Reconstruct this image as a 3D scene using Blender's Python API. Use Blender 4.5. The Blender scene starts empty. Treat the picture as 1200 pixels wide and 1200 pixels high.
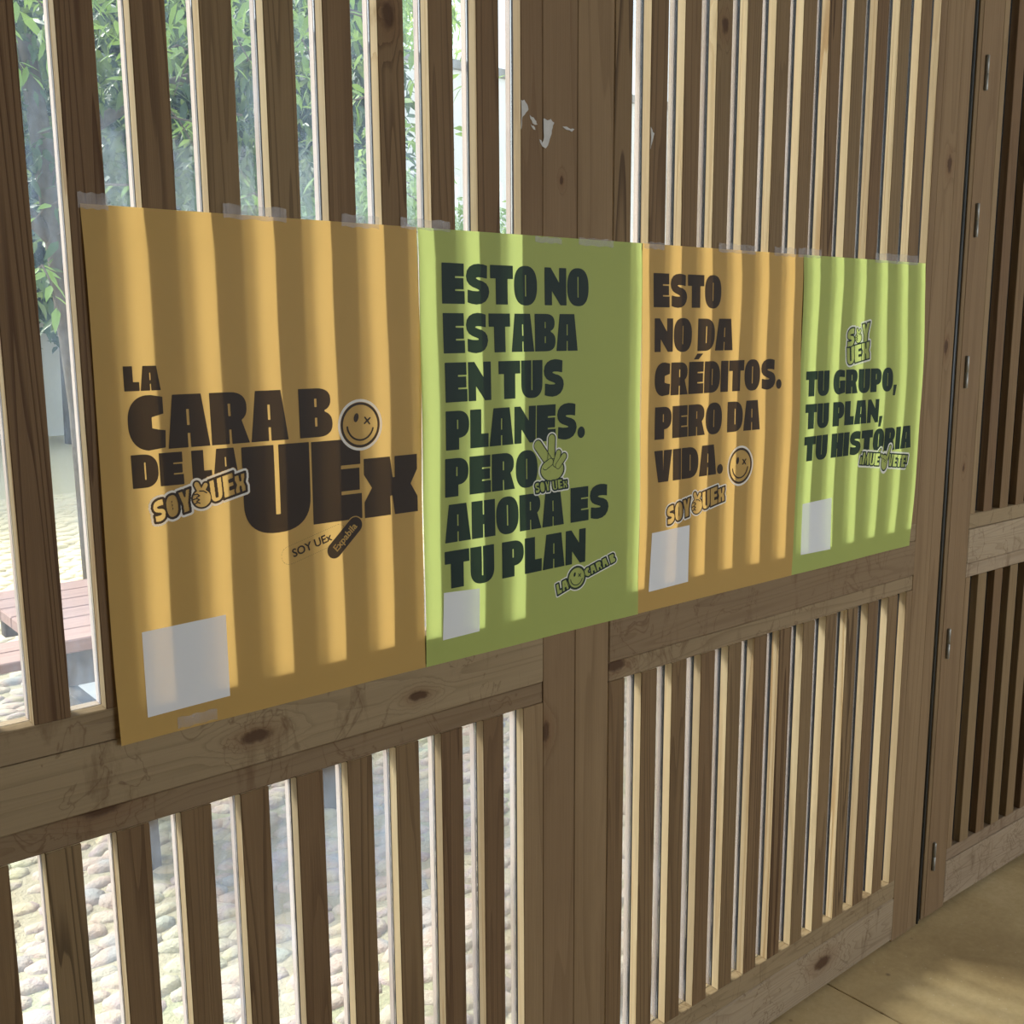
import bpy, bmesh, math, random
import numpy as np
from mathutils import Vector, Matrix
random.seed(7); rng = np.random.default_rng(7)
scene = bpy.context.scene
COL = scene.collection

# ------------------------------------------------------------------ camera
cam = bpy.data.cameras.new('camera'); camo = bpy.data.objects.new('camera', cam); COL.objects.link(camo)
C0 = Vector((-0.44432, -1.35926, 1.66449))
F = Vector((0.630595, 0.757308, -0.169807)); R = Vector((0.767817, -0.640643, -0.005787)); U = Vector((0.113168, 0.126731, 0.985460))
camo.matrix_world = Matrix(((R.x, U.x, -F.x, C0.x), (R.y, U.y, -F.y, C0.y), (R.z, U.z, -F.z, C0.z), (0, 0, 0, 1)))
cam.sensor_width = 36; cam.lens = 36*1225.32/1200; cam.clip_start = .02; cam.clip_end = 300
scene.camera = camo

# ------------------------------------------------------------------ world, sun, added room fill, exposure
w = bpy.data.worlds.new('world'); scene.world = w; w.use_nodes = True
nt = w.node_tree; nt.nodes.clear()
out = nt.nodes.new('ShaderNodeOutputWorld'); bg = nt.nodes.new('ShaderNodeBackground')
sky = nt.nodes.new('ShaderNodeTexSky'); sky.sky_type = 'NISHITA'; sky.sun_disc = False
sky.sun_elevation = math.radians(48); sky.sun_rotation = math.radians(-25); sky.dust_density = 3.0; sky.air_density = 1.2
mixw = nt.nodes.new('ShaderNodeMix'); mixw.data_type = 'RGBA'; mixw.inputs[0].default_value = .55
mul = nt.nodes.new('ShaderNodeVectorMath'); mul.operation = 'SCALE'; mul.inputs['Scale'].default_value = .16
nt.links.new(sky.outputs[0], mul.inputs[0]); nt.links.new(mul.outputs[0], mixw.inputs[6])
mixw.inputs[7].default_value = (1.0, 1.03, 1.08, 1)          # thin bright cloud over the blue
nt.links.new(mixw.outputs[2], bg.inputs[0]); bg.inputs[1].default_value = 2.2
nt.links.new(bg.outputs[0], out.inputs[0])

sun = bpy.data.lights.new('sun', 'SUN'); sun.energy = 10; sun.angle = math.radians(15); sun.color = (1, .94, .84)
suno = bpy.data.objects.new('sun', sun); COL.objects.link(suno)
suno.rotation_euler = Vector((.44, -1.0, -1.2)).to_track_quat('-Z', 'Y').to_euler()

def area(name, loc, look, sx, sy, e, col):
    l = bpy.data.lights.new(name, 'AREA'); l.shape = 'RECTANGLE'; l.size = sx; l.size_y = sy; l.energy = e; l.color = col
    o = bpy.data.objects.new(name, l); COL.objects.link(o); o.location = loc
    o.rotation_euler = (Vector(look)-Vector(loc)).to_track_quat('-Z', 'Y').to_euler(); return o
# area lamp added at an unseen back-wall opening to brighten the room side
area('room_fill_light', (4.1, -6.35, 1.95), (4.6, 0, 1.6), 4.2, 2.2, 190, (.88, .94, 1.0))

vs = scene.view_settings; vs.view_transform = 'Standard'; vs.look = 'None'; vs.gamma = 1; vs.use_curve_mapping = False; vs.exposure = 0.0
try:
    scene.cycles.max_bounces = 10; scene.cycles.transparent_max_bounces = 16
except Exception: pass

# ------------------------------------------------------------------ helpers
def link(o, parent=None):
    COL.objects.link(o)
    if parent: o.parent = parent
    return o
def mesh_obj(name, me, mat=None, parent=None, loc=None):
    if mat is not None and not me.materials: me.materials.append(mat)
    o = bpy.data.objects.new(name, me); link(o, parent)
    if loc: o.location = loc
    return o
def tag(o, label=None, cat=None, group=None, kind=None):
    if label: o['label'] = label
    if cat: o['category'] = cat
    if group: o['group'] = group
    if kind: o['kind'] = kind
    return o
def empty(name, loc=(0, 0, 0), rz=0, **k):
    o = bpy.data.objects.new(name, None); link(o); o.location = loc; o.rotation_euler = (0, 0, rz); o.empty_display_size = .1
    return tag(o, **k)
def box_mesh(name, sx, sy, sz, bev=.0012, origin=(0, 0, 0)):
    """box with min corner at origin"""
    bm = bmesh.new(); bmesh.ops.create_cube(bm, size=1)
    for v in bm.verts: v.co = Vector(((v.co.x+.5)*sx+origin[0], (v.co.y+.5)*sy+origin[1], (v.co.z+.5)*sz+origin[2]))
    if bev: bmesh.ops.bevel(bm, geom=list(bm.edges), offset=bev, segments=1, affect='EDGES')
    me = bpy.data.meshes.new(name); bm.to_mesh(me); bm.free(); return me
def box(name, x0, x1, y0, y1, z0, z1, mat, parent=None, bev=.0012):
    """each box keeps its own origin at its low corner"""
    me = box_mesh(name, x1-x0, y1-y0, z1-z0, bev)
    return mesh_obj(name, me, mat, parent, (x0, y0, z0))
def from_lists(name, V, Fc, mat, parent=None, loc=None, smooth=False):
    me = bpy.data.meshes.new(name); me.from_pydata([tuple(v) for v in V], [], Fc); me.update()
    if smooth: me.polygons.foreach_set('use_smooth', [True]*len(me.polygons))
    return mesh_obj(name, me, mat, parent, loc)
def tube(pts, rads, n=10, cap=True):
    V, Fc = [], []
    for i, (p, r) in enumerate(zip(pts, rads)):
        p = Vector(p); d = (Vector(pts[min(i+1, len(pts)-1)])-Vector(pts[max(i-1, 0)])).normalized()
        a = d.orthogonal().normalized() if i == 0 else (a-d*a.dot(d)).normalized()
        b = d.cross(a)
        for k in range(n):
            t = 2*math.pi*k/n; V.append(p+(a*math.cos(t)+b*math.sin(t))*r)
    for i in range(len(pts)-1):
        for k in range(n):
            Fc.append((i*n+k, i*n+(k+1) % n, (i+1)*n+(k+1) % n, (i+1)*n+k))
    if cap: Fc += [tuple(range(n))[::-1], tuple(range((len(pts)-1)*n, len(pts)*n))]
    return V, Fc

# ------------------------------------------------------------------ materials
class NT:
    def __init__(s, name):
        s.m = bpy.data.materials.new(name); s.m.use_nodes = True; s.t = s.m.node_tree; s.t.nodes.clear()
        s.out = s.t.nodes.new('ShaderNodeOutputMaterial')
    def n(s, typ, **k):
        x = s.t.nodes.new(typ)
        for a, b in k.items(): setattr(x, a, b)
        return x
    def l(s, a, b): s.t.links.new(a, b)
    def val(s, x, v):
        if hasattr(v, 'links') or hasattr(v, 'is_linked'): s.l(v, x)
        else: x.default_value = v
    def math(s, op, a, b=0.0, c=None, clamp=False):
        x = s.n('ShaderNodeMath', operation=op, use_clamp=clamp); s.val(x.inputs[0], a); s.val(x.inputs[1], b)
        if c is not None: s.val(x.inputs[2], c)
        return x.outputs[0]
    def vmath(s, op, a, b=(0, 0, 0), sc=None):
        x = s.n('ShaderNodeVectorMath', operation=op); s.val(x.inputs[0], a); s.val(x.inputs[1], b)
        if sc is not None: s.val(x.inputs['Scale'], sc)
        return x.outputs[0] if op not in ('LENGTH', 'DOT_PRODUCT', 'DISTANCE') else x.outputs['Value']
    def noise(s, vec, scale, detail=3, rough=.55, dist=0.0):
        x = s.n('ShaderNodeTexNoise'); s.val(x.inputs['Vector'], vec); x.inputs['Scale'].default_value = scale
        x.inputs['Detail'].default_value = detail; x.inputs['Roughness'].default_value = rough; x.inputs['Distortion'].default_value = dist
        return x.outputs['Fac']
    def ramp(s, f, stops, interp='LINEAR'):
        x = s.n('ShaderNodeValToRGB'); s.l(f, x.inputs[0]); cr = x.color_ramp; cr.interpolation = interp
        while len(cr.elements) > 1: cr.elements.remove(cr.elements[-1])
        cr.elements[0].position = stops[0][0]; cr.elements[0].color = tuple(stops[0][1])+(1,)
        for p, c in stops[1:]:
            e = cr.elements.new(p); e.color = tuple(c)+(1,)
        return x.outputs[0]
    def maprange(s, v, a, b, c=0.0, d=1.0, smooth=False):
        x = s.n('ShaderNodeMapRange'); s.l(v, x.inputs[0])
        if smooth: x.interpolation_type = 'SMOOTHSTEP'
        for i, q in enumerate((a, b, c, d)): x.inputs[i+1].default_value = q
        return x.outputs[0]
    def mix(s, f, a, b, blend='MIX'):
        x = s.n('ShaderNodeMix', data_type='RGBA', blend_type=blend); s.val(x.inputs[0], f)
        for i, q in ((6, a), (7, b)):
            if isinstance(q, tuple): x.inputs[i].default_value = q if len(q) == 4 else q+(1,)
            else: s.l(q, x.inputs[i])
        return x.outputs[2]
    def pos(s): return s.n('ShaderNodeNewGeometry').outputs['Position']
    def principled(s, col, rough=.6, bump=None, bs=.3, bd=.002, spec=.35, metal=0):
        p = s.n('ShaderNodeBsdfPrincipled'); s.val(p.inputs['Base Color'], col if not isinstance(col, tuple) else col+(1,))
        s.val(p.inputs['Roughness'], rough); p.inputs['Specular IOR Level'].default_value = spec; p.inputs['Metallic'].default_value = metal
        if bump is not None:
            b = s.n('ShaderNodeBump'); b.inputs['Strength'].default_value = bs; b.inputs['Distance'].default_value = bd
            s.l(bump, b.inputs['Height']); s.l(b.outputs[0], p.inputs['Normal'])
        return p.outputs[0]
    def done(s, sh): s.l(sh, s.out.inputs[0]); return s.m

def wood(name, horiz=False, xs=15.0, light=(.205, .132, .066), dark=(.062, .033, .015), stain=0.0, grey=0.0, rings=17):
    m = NT(name)
    P = m.pos(); rnd = m.n('ShaderNodeObjectInfo').outputs['Random']
    off = m.vmath('SCALE', (3.1, 7.7, 5.3), sc=m.math('MULTIPLY', rnd, 9.0))
    Q = m.vmath('ADD', P, off)
    sc = (.55, 10.0, 10.0) if horiz else (xs, xs, .42)
    fs = (5, 260, 260) if horiz else (260, 260, 5)
    G = m.vmath('MULTIPLY', Q, sc)
    # knots: object attributes (x, z, radius) in world coordinates
    kd = None
    for key in ('knot_a', 'knot_b'):
        at = m.n('ShaderNodeAttribute', attribute_type='OBJECT', attribute_name=key)
        sep = m.n('ShaderNodeSeparateXYZ'); m.l(at.outputs['Vector'], sep.inputs[0])
        ps = m.n('ShaderNodeSeparateXYZ'); m.l(P, ps.inputs[0])
        dx = m.math('SUBTRACT', ps.outputs[0], sep.outputs[0]); dz = m.math('SUBTRACT', ps.outputs[2], sep.outputs[1])
        if horiz: dx = m.math('MULTIPLY', dx, .45)
        else: dz = m.math('MULTIPLY', dz, .55)
        wob = m.math('MULTIPLY', m.math('SUBTRACT', m.noise(P, 60, 3), .5), .010)
        d = m.math('ADD', m.math('SQRT', m.math('ADD', m.math('MULTIPLY', dx, dx), m.math('MULTIPLY', dz, dz))), wob)
        d = m.math('DIVIDE', d, m.math('MAXIMUM', sep.outputs[2], .0002))
        kd = d if kd is None else m.math('MINIMUM', kd, d)
    pull = m.math('MULTIPLY', m.maprange(kd, 0.0, 4.0, 1.0, 0.0, True), .16)
    n1 = m.math('ADD', m.noise(G, 1.0, 2, .45), pull)
    ring = m.math('FRACT', m.math('MULTIPLY', n1, rings))
    line = m.maprange(ring, .55, .97, 0, 1, True)
    line = m.math('MULTIPLY', line, m.maprange(ring, .97, 1.0, 1, 0))
    fib = m.noise(m.vmath('MULTIPLY', Q, fs), 1.0, 3, .6)
    blot = m.noise(m.vmath('MULTIPLY', Q, (1.2, 6, 6) if horiz else (6, 6, 1.2)), 1.3, 4)
    fg = m.n('ShaderNodeAttribute', attribute_type='OBJECT', attribute_name='figure').outputs['Fac']
    f = m.math('ADD', m.math('MULTIPLY', line, m.math('ADD', .26, m.math('MULTIPLY', fg, .60))), m.math('MULTIPLY', fib, .38))
    f = m.math('ADD', f, m.math('MULTIPLY', m.math('SUBTRACT', blot, .5), .7), clamp=True)
    col = m.mix(f, light, dark)
    # per piece tone: some boards redder and darker
    col = m.mix(m.math('MULTIPLY', m.maprange(rnd, .35, 1), .45), col, (.115, .062, .033))
    col = m.mix(m.math('MULTIPLY', m.maprange(rnd, .35, 0), .22), col, (.25, .195, .105))
    if grey: col = m.mix(grey, col, (.36, .30, .285))
    st = m.noise(m.vmath('MULTIPLY', Q, (9, 9, 2.5) if horiz else (14, 14, 1.2)), 1.6, 6, .7, .6)
    stf = m.maprange(st, .56, .70, 0, 1)
    col = m.mix(m.math('MULTIPLY', stf, .18+stain), col, (.085, .04, .016))
    if stain:   # dark tide-mark outlines left by water
        e = m.math('ABSOLUTE', m.math('SUBTRACT', m.noise(m.vmath('MULTIPLY', Q, (7, 7, 5)), 1.5, 4, .55, 1.0), .56))
        col = m.mix(m.math('MULTIPLY', m.maprange(e, 0.0, .012, 1, 0), .5), col, (.09, .045, .02))
    kk = m.maprange(kd, .55, 1.15, 1, 0, True)
    col = m.mix(m.math('MULTIPLY', kk, .94), col, (.022, .012, .007))
    halo = m.math('MULTIPLY', m.maprange(kd, 1.0, 2.6, 1, 0, True), .35)
    col = m.mix(halo, col, (.15, .075, .035))
    h = m.math('ADD', m.math('MULTIPLY', line, -.5), fib)
    h = m.math('SUBTRACT', h, m.math('MULTIPLY', kk, 1.5))
    return m.done(m.principled(col, .66, h, .45, .0014, .16))

M = {}
M['wood'] = wood('stained_pine_upright')
M['wood2'] = wood('stained_pine_board', xs=9.0, light=(.265, .180, .097), dark=(.125, .076, .036), rings=9)
M['rail'] = wood('stained_pine_rail', True, light=(.285, .212, .125), dark=(.125, .08, .04), stain=.36, rings=22)
M['rough'] = wood('weathered_pine_rail', True, light=(.34, .265, .18), dark=(.125, .075, .04), stain=.5, rings=34)
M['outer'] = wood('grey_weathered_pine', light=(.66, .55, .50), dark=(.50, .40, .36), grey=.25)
M['edge'] = wood('pale_pine_edge', light=(.80, .66, .44), dark=(.56, .38, .20), rings=11)  # paler pine for the side and end faces

def plain(name, col, rough=.6, spec=.35, metal=0, nscale=0, amt=.15, bs=.1):
    m = NT(name)
    if nscale:
        n = m.noise(m.pos(), nscale, 4); c2 = tuple(c*(1-amt*2) for c in col)
        return m.done(m.principled(m.mix(n, c2, col), rough, n, bs, .002, spec, metal))
    return m.done(m.principled(col, rough, None, 0, 0, spec, metal))
M['seal'] = plain('black_rubber_seal', (.012, .016, .018), .35, .5, 0, 40)
M['gasket'] = plain('dark_glazing_gasket', (.02, .02, .024), .5, .4, 0, 60)
M['steel'] = plain('hinge_steel', (.30, .29, .26), .45, .5, .7, 90, .2)
M['plaster'] = plain('white_plaster', (.74, .73, .70), .9, .2, 0, 3, .05)
M['render_wall'] = plain('white_painted_render', (.86, .86, .85), .9, .2, 0, 2, .04)
M['coping'] = plain('grey_coping_stone', (.42, .42, .42), .9, .2, 0, 5, .2)
M['blocker'] = plain('brown_blocker', (.10, .065, .04), .9, .2, 0, 6, .25)

def concrete():
    m = NT('polished_tan_concrete'); P = m.pos()
    a = m.noise(P, 2.2, 6, .65); b = m.noise(P, 60, 3, .7); c = m.noise(P, 240, 2, .6)
    col = m.ramp(a, [(.34, (.38, .275, .135)), (.52, (.52, .395, .205)), (.66, (.62, .49, .28))])
    col = m.mix(m.math('MULTIPLY', b, .35), col, (.22, .16, .09))
    v = m.n('ShaderNodeTexVoronoi'); m.l(P, v.inputs['Vector']); v.inputs['Scale'].default_value = 38
    sp = m.maprange(v.outputs['Distance'], .06, .1, 1, 0)
    col = m.mix(m.math('MULTIPLY', sp, .45), col, (.62, .55, .42))
    v2 = m.n('ShaderNodeTexVoronoi'); m.l(P, v2.inputs['Vector']); v2.inputs['Scale'].default_value = 11
    sp2 = m.maprange(v2.outputs['Distance'], .04, .09, 1, 0)
    col = m.mix(m.math('MULTIPLY', sp2, .6), col, (.10, .065, .035))
    return m.done(m.principled(col, m.maprange(b, .3, .7, .42, .7), c, .25, .001, .4))
M['concrete'] = concrete()

def glass():
    m = NT('dusty_window_glass'); P = m.pos()
    tr = m.n('ShaderNodeBsdfTransparent'); tr.inputs[0].default_value = (.93, .96, .95, 1)
    gl = m.n('ShaderNodeBsdfGlossy'); gl.inputs['Roughness'].default_value = .03
    fr = m.n('ShaderNodeFresnel'); fr.inputs[0].default_value = 1.35
    mx = m.n('ShaderNodeMixShader'); m.l(m.math('MULTIPLY', fr.outputs[0], .5), mx.inputs[0]); m.l(tr.outputs[0], mx.inputs[1]); m.l(gl.outputs[0], mx.inputs[2])
    tl = m.n('ShaderNodeBsdfTranslucent'); tl.inputs[0].default_value = (.52, .70, .98, 1)
    d1 = m.noise(m.vmath('MULTIPLY', P, (60, 60, 14)), 1.0, 5, .75)
    d2 = m.noise(P, 3.0, 3)
    v = m.n('ShaderNodeTexVoronoi'); m.l(m.vmath('MULTIPLY', P, (1, 1, .35)), v.inputs['Vector']); v.inputs['Scale'].default_value = 130
    spk = m.math('MULTIPLY', m.maprange(v.outputs['Distance'], .05, .16, 1, 0), .25)
    sp = m.n('ShaderNodeSeparateXYZ'); m.l(P, sp.inputs[0])
    f = m.math('ADD', m.math('MULTIPLY', m.math('POWER', d1, 1.6), m.maprange(d2, .35, .7, .05, .22)), m.math('MULTIPLY', spk, .16))
    f = m.math('MULTIPLY', f, m.maprange(sp.outputs[0], .35, 1.15, 1.0, .30))
    mx2 = m.n('ShaderNodeMixShader'); m.l(f, mx2.inputs[0]); m.l(mx.outputs[0], mx2.inputs[1]); m.l(tl.outputs[0], mx2.inputs[2])
    return m.done(mx2.outputs[0])
M['glass'] = glass()

def sheet(name, col, trans, tcol=None, rough=.55, coat=.0, mott=.04):
    """paper: light scatters back from the face and some passes through"""
    m = NT(name); P = m.pos()
    n = m.noise(P, 9, 4); c = m.mix(m.math('MULTIPLY', n, mott*4), col, tuple(x*.8 for x in col))
    pr = m.principled(c, rough, m.noise(P, 22, 2), .08, .002, .25)
    tl = m.n('ShaderNodeBsdfTranslucent'); tl.inputs[0].default_value = tuple(tcol or col)+(1,)
    mx = m.n('ShaderNodeMixShader'); mx.inputs[0].default_value = trans; m.l(pr, mx.inputs[1]); m.l(tl.outputs[0], mx.inputs[2])
    return m.done(mx.outputs[0])
M['orange'] = sheet('orange_poster_paper', (.56, .36, .11), .345, (.86, .56, .19))
M['green'] = sheet('lime_poster_paper', (.43, .50, .14), .345, (.70, .86, .30))
M['ink_brown'] = sheet('dark_brown_ink', (.035, .022, .015), .30, (.20, .17, .15))
M['ink_green'] = sheet('dark_green_ink', (.006, .022, .018), .25, (.10, .17, .16))
M['label'] = sheet('white_label_paper', (.80, .82, .86), .25, (.9, .9, .92))
M['white_ink'] = sheet('white_outline_print', (.93, .93, .90), .42, (1, 1, .98))

def tape_mat():
    m = NT('clear_matte_tape')
    tr = m.n('ShaderNodeBsdfTransparent'); tr.inputs[0].default_value = (.92, .92, .92, 1)
    pr = m.principled((.62, .58, .58), .35, m.noise(m.pos(), 90, 3), .3, .001, .5)
    mx = m.n('ShaderNodeMixShader'); m.l(m.maprange(m.noise(m.pos(), 70, 3), .3, .7, .16, .34), mx.inputs[0]); m.l(tr.outputs[0], mx.inputs[1]); m.l(pr, mx.inputs[2])
    return m.done(mx.outputs[0])
M['tape'] = tape_mat()
M['paint'] = plain('old_white_paper_residue', (.56, .55, .53), .8, .2, 0, 80, .15)

def stone_mat():
    m = NT('cobble_stone'); P = m.pos(); a = m.noise(P, 7, 1, .4)
    col = m.ramp(a, [(.30, (.27, .27, .28)), (.42, (.42, .31, .26)), (.5, (.43, .38, .31)), (.58, (.34, .26, .27)), (.68, (.46, .39, .26))], 'LINEAR')
    b = m.noise(P, 60, 4, .65); col = m.mix(m.math('MULTIPLY', b, .5), col, (.40, .37, .32))
    g = m.maprange(m.noise(P, 3.0, 3), .52, .66, 0, .45); col = m.mix(g, col, (.40, .45, .27))
    sy = m.n('ShaderNodeSeparateXYZ'); m.l(P, sy.inputs[0]); col = m.mix(m.maprange(sy.outputs[1], 3.6, 5.2, 0, .75), col, (.80, .70, .47))  # far paving turns pale yellow, sunlit brightness put into its colour
    hh = m.math('ADD', m.noise(P, 24, 4, .7), m.math('MULTIPLY', b, .4))
    return m.done(m.principled(col, .9, hh, .9, .012, .15))
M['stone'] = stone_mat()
def soil_mat():
    m = NT('mossy_joint_sand'); P = m.pos(); a = m.noise(P, 1.3, 5, .6); b = m.noise(P, 45, 5, .7)
    col = m.ramp(a, [(.35, (.33, .30, .23)), (.5, (.40, .36, .27)), (.66, (.29, .33, .20))])
    sy = m.n('ShaderNodeSeparateXYZ'); m.l(P, sy.inputs[0]); col = m.mix(m.maprange(sy.outputs[1], 3.6, 5.2, 0, .8), col, (.80, .70, .47))  # far sand likewise paler, with the sunlight painted into the colour
    col = m.mix(m.math('MULTIPLY', b, .4), col, (.42, .38, .26))
    return m.done(m.principled(col, .95, b, .8, .02, .1))
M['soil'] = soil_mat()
def leaf_mat(name, c1, c2, tr=.45):
    m = NT(name); g = m.n('ShaderNodeNewGeometry'); f = g.outputs['Random Per Island']
    c = m.mix(f, c1, c2); pr = m.principled(c, .45, None, 0, 0, .45)
    tl = m.n('ShaderNodeBsdfTranslucent'); m.l(m.mix(.5, c, (.55, .75, .12)), tl.inputs[0])
    mx = m.n('ShaderNodeMixShader'); mx.inputs[0].default_value = tr; m.l(pr, mx.inputs[1]); m.l(tl.outputs[0], mx.inputs[2])
    return m.done(mx.outputs[0])
M['leaf'] = leaf_mat('fresh_green_leaf', (.09, .20, .06), (.22, .38, .12), .35)
M['leaf_dark'] = leaf_mat('shaded_green_leaf', (.025, .065, .045), (.05, .11, .065), .18)
M['leaf_pale'] = leaf_mat('pale_green_leaf', (.22, .36, .16), (.42, .56, .28), .5)
M['bark'] = plain('grey_bark', (.20, .17, .145), .95, .15, 0, 18, .35, .8)
def planks_mat():
    m = NT('sun_bleached_plank'); P = m.pos(); n = m.noise(m.vmath('MULTIPLY', P, (3, 60, 60)), 1, 4)
    return m.done(m.principled(m.mix(n, (.44, .30, .27), (.25, .165, .15)), .8, n, .4, .002, .2))
M['plank'] = planks_mat()

# ------------------------------------------------------------------ the glazed slatted screen (fixed leaf)
PITCH, SW = .0905, .0455
ZB, ZR0, ZR1, ZS, ZT_ = .189, 1.000, 1.130, 1.175, 2.92
D1, D2 = .0205, .0270           # front batten depth, start of outer batten
DB = .0405
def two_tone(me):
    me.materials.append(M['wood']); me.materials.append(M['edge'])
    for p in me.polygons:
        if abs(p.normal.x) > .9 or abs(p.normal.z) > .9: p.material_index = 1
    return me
def slat_meshes(h, pale=True):
    a = box_mesh('slat', SW, D1, h, .0011)
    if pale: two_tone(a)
    else: a.materials.append(M['wood'])
    return (a, box_mesh('gasket', SW-.004, D2-D1+.002, h, 0), box_mesh('outer_slat', SW, DB-D2, h, .0011))
def add_slat(x, y, z, ms, parent):
    s = mesh_obj('slat', ms[0], None, parent, (x, y, z))
    g = mesh_obj('gasket', ms[1], M['gasket'], s, (.002, D1-.001, 0))
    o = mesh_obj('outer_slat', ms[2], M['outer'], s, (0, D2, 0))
    return s
def gasket_frame(): pass

scr = empty('window_1', (0, 0, 0), kind='structure', label='tall fixed timber screen of upright slats with glass between them')
up = slat_meshes(ZT_-ZS); lo = slat_meshes(ZR0-ZB)
pane_up = box_mesh('glass_pane', PITCH-SW+.001, .0026, ZT_-ZS, 0); pane_lo = box_mesh('glass_pane', PITCH-SW+.001, .0026, ZR0-ZB, 0)
def panel(x_first, nslat, x_end_left, x_end_right, parent, up, lo, pup, plo, pitch=PITCH, zs=ZS, zb=ZB):
    """nslat slats, glass in every gap"""
    xs = [x_first+pitch*i for i in range(nslat)]
    res = []
    for x in xs:
        a = add_slat(x, random.uniform(-.0004, .0004), zs, up, parent); b = add_slat(x+random.uniform(-.0008, .0008), random.uniform(-.0004, .0004), zb, lo, parent); res.append((a, b))
    for x in [xs[0]-pitch]+xs:
        for me, z in ((pup, zs), (plo, zb)):
            mesh_obj('glass_pane', me, M['glass'], parent, (x+SW-.0005, .0238, z))
    return res
LX0 = -.0130-4*PITCH+.0     # first slat of the left panel (outside the frame)
sl = panel(LX0+0*PITCH, 12, 0, 0, scr, up, lo, pane_up, pane_lo)
sr = panel(1.0182, 11, 0, 0, scr, up, lo, pane_up, pane_lo, pitch=.0901)
for k_, (a_, b_) in enumerate(sl): a_['figure'] = {3: 1.0, 4: .9}.get(k_, (.0, .35, .15, .5)[k_ % 4]); b_['figure'] = {3: 1.0}.get(k_, (.3, 0., .45, .1)[k_ % 4])
for k_, (a_, b_) in enumerate(sr): a_['figure'] = {6: .9}.get(k_, (.25, 0., .1)[k_ % 3]); b_['figure'] = {5: .9, 8: .8}.get(k_, (.4, .1, 0., .2)[k_ % 4])
sr[2][0]['knot_a'] = (1.221, 2.2344, .010); sl[9][0]['knot_a'] = (.459, 2.12, .012)
# uprights: the broad posts
def upright(name, x0, x1, z0, z1, mat='wood2', y0=0.0, y1=DB, parent=scr, **k):
    o = box(name, x0+.0004, x1-.0004, y0, y1, z0, z1, M[mat], parent)
    for a, b in k.items(): o[a] = b
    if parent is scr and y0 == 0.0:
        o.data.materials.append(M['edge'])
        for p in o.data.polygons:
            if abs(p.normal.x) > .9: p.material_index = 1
    return o
def split_stile(x0, x1, z0, z1):
    o = upright('stile', x0, x1, z0, z1, 'wood2', 0.0, D1)
    g = mesh_obj('gasket', box_mesh('gasket', x1-x0-.003, D2-D1+.002, z1-z0, 0), M['gasket'], o, (.002, D1-.001, 0))
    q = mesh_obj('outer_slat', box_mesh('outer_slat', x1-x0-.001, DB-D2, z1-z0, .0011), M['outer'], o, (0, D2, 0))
for z0, z1 in ((ZS, ZT_), (ZB, ZR0)):
    upright('stile', LX0-PITCH-.06, LX0-PITCH+SW, z0, z1, 'wood')
    split_stile(.7110, .7588, z0, z1)
    upright('stile', .9263, .9716, z0, z1, 'wood', figure=.9 if z0 > 1 else .1)
    split_stile(2.0055, 2.0350, z0, z1)
upright('board', .7588, .8387, .004, ZT_, y0=.0006, knot_a=(.7640, .9431, .0115), knot_b=(.8009, 1.916, .0045))
upright('board', .8387, .9263, .004, ZT_, y0=.0008)
upright('board', 2.0350, 2.1158, .004, ZT_, y0=.0004, knot_a=(2.0878, 2.0634, .012))
upright('board', 2.1158, 2.1660, .004, ZT_, y0=.0010, knot_a=(2.128, 1.62, .011))
for x0, x1, k in ((LX0-PITCH-.06, .7586, 'L'), (.9265, 2.0350, 'R')):
    s = box('sill_rail', x0, x1, .0008, DB+.004, ZR1+.0006, ZS, M['rail'], scr)
    m_ = box('rail', x0, x1, -.0012, DB+.004, 1.0395, ZR1, M['rail'], scr, .002)
    t = box('lower_rail', x0, x1, .0012, DB+.004, ZR0, 1.0392, M['rail'], scr, .002)
    b1 = box('bottom_sill', x0, x1, .0006, DB+.004, .1365, ZB, M['wood2'] if 0 else M['rail'], scr)
    b2 = box('bottom_rail', x0, x1, -.0012, DB+.004, .012, .1360, M['rough'], scr, .003)
    if k == 'L':
        m_['knot_a'] = (.1968, 1.0836, .012); m_['knot_b'] = (.4849, 1.0776, .009)
        t['knot_a'] = (-.03, 1.043, .016)
    else: b2['knot_a'] = (1.70, .085, .018); t['knot_a'] = (.944, 1.03, .014)
# black weather seal between the fixed screen and the hinged leaf
box('seal_strip', 2.1664, 2.1892, .0035, .040, .006, ZT_, M['seal'], scr, .002)
V, Fc = tube([(2.1722, .0030, .006), (2.1722, .0030, ZT_)], [.0042, .0042], 10)
from_lists('seal_bead', V, Fc, M['seal'], scr, None, True)

# ------------------------------------------------------------------ hinged leaf
leaf = empty('door_1', (2.1880, 0, 0), math.radians(-2.0), kind='structure', label='hinged timber leaf with closely set upright slats right of the black seal')
upd = slat_meshes(ZT_-1.168, False); lod = slat_meshes(.990-.187, False)
pud = box_mesh('glass_pane', .0885-SW+.001, .003, ZT_-1.168, 0); pld = box_mesh('glass_pane', .0885-SW+.001, .003, .803, 0)
panel(.1880, 12, 0, 0, leaf, upd, lod, pud, pld, pitch=.0885, zs=1.168, zb=.187)
def up2(n, a, b, z0, z1, mat='wood2', y0=0.0, **k): return upright(n, a, b, z0, z1, mat, y0, DB, leaf, **k)
up2('stile', .0015, .0190, .010, ZT_, 'wood', .0006)
up2('board', .0190, .1180, .010, ZT_, 'wood2', 0, knot_a=(2.255, 1.30, .006))
for z0, z1 in ((1.168, ZT_), (.187, .990)): up2('stile', .1180, .1440, z0, z1, 'wood2')
for z0, z1 in ((.010, ZT_),): up2('board', 1.248, 1.40, z0, z1, 'wood2')
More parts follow.
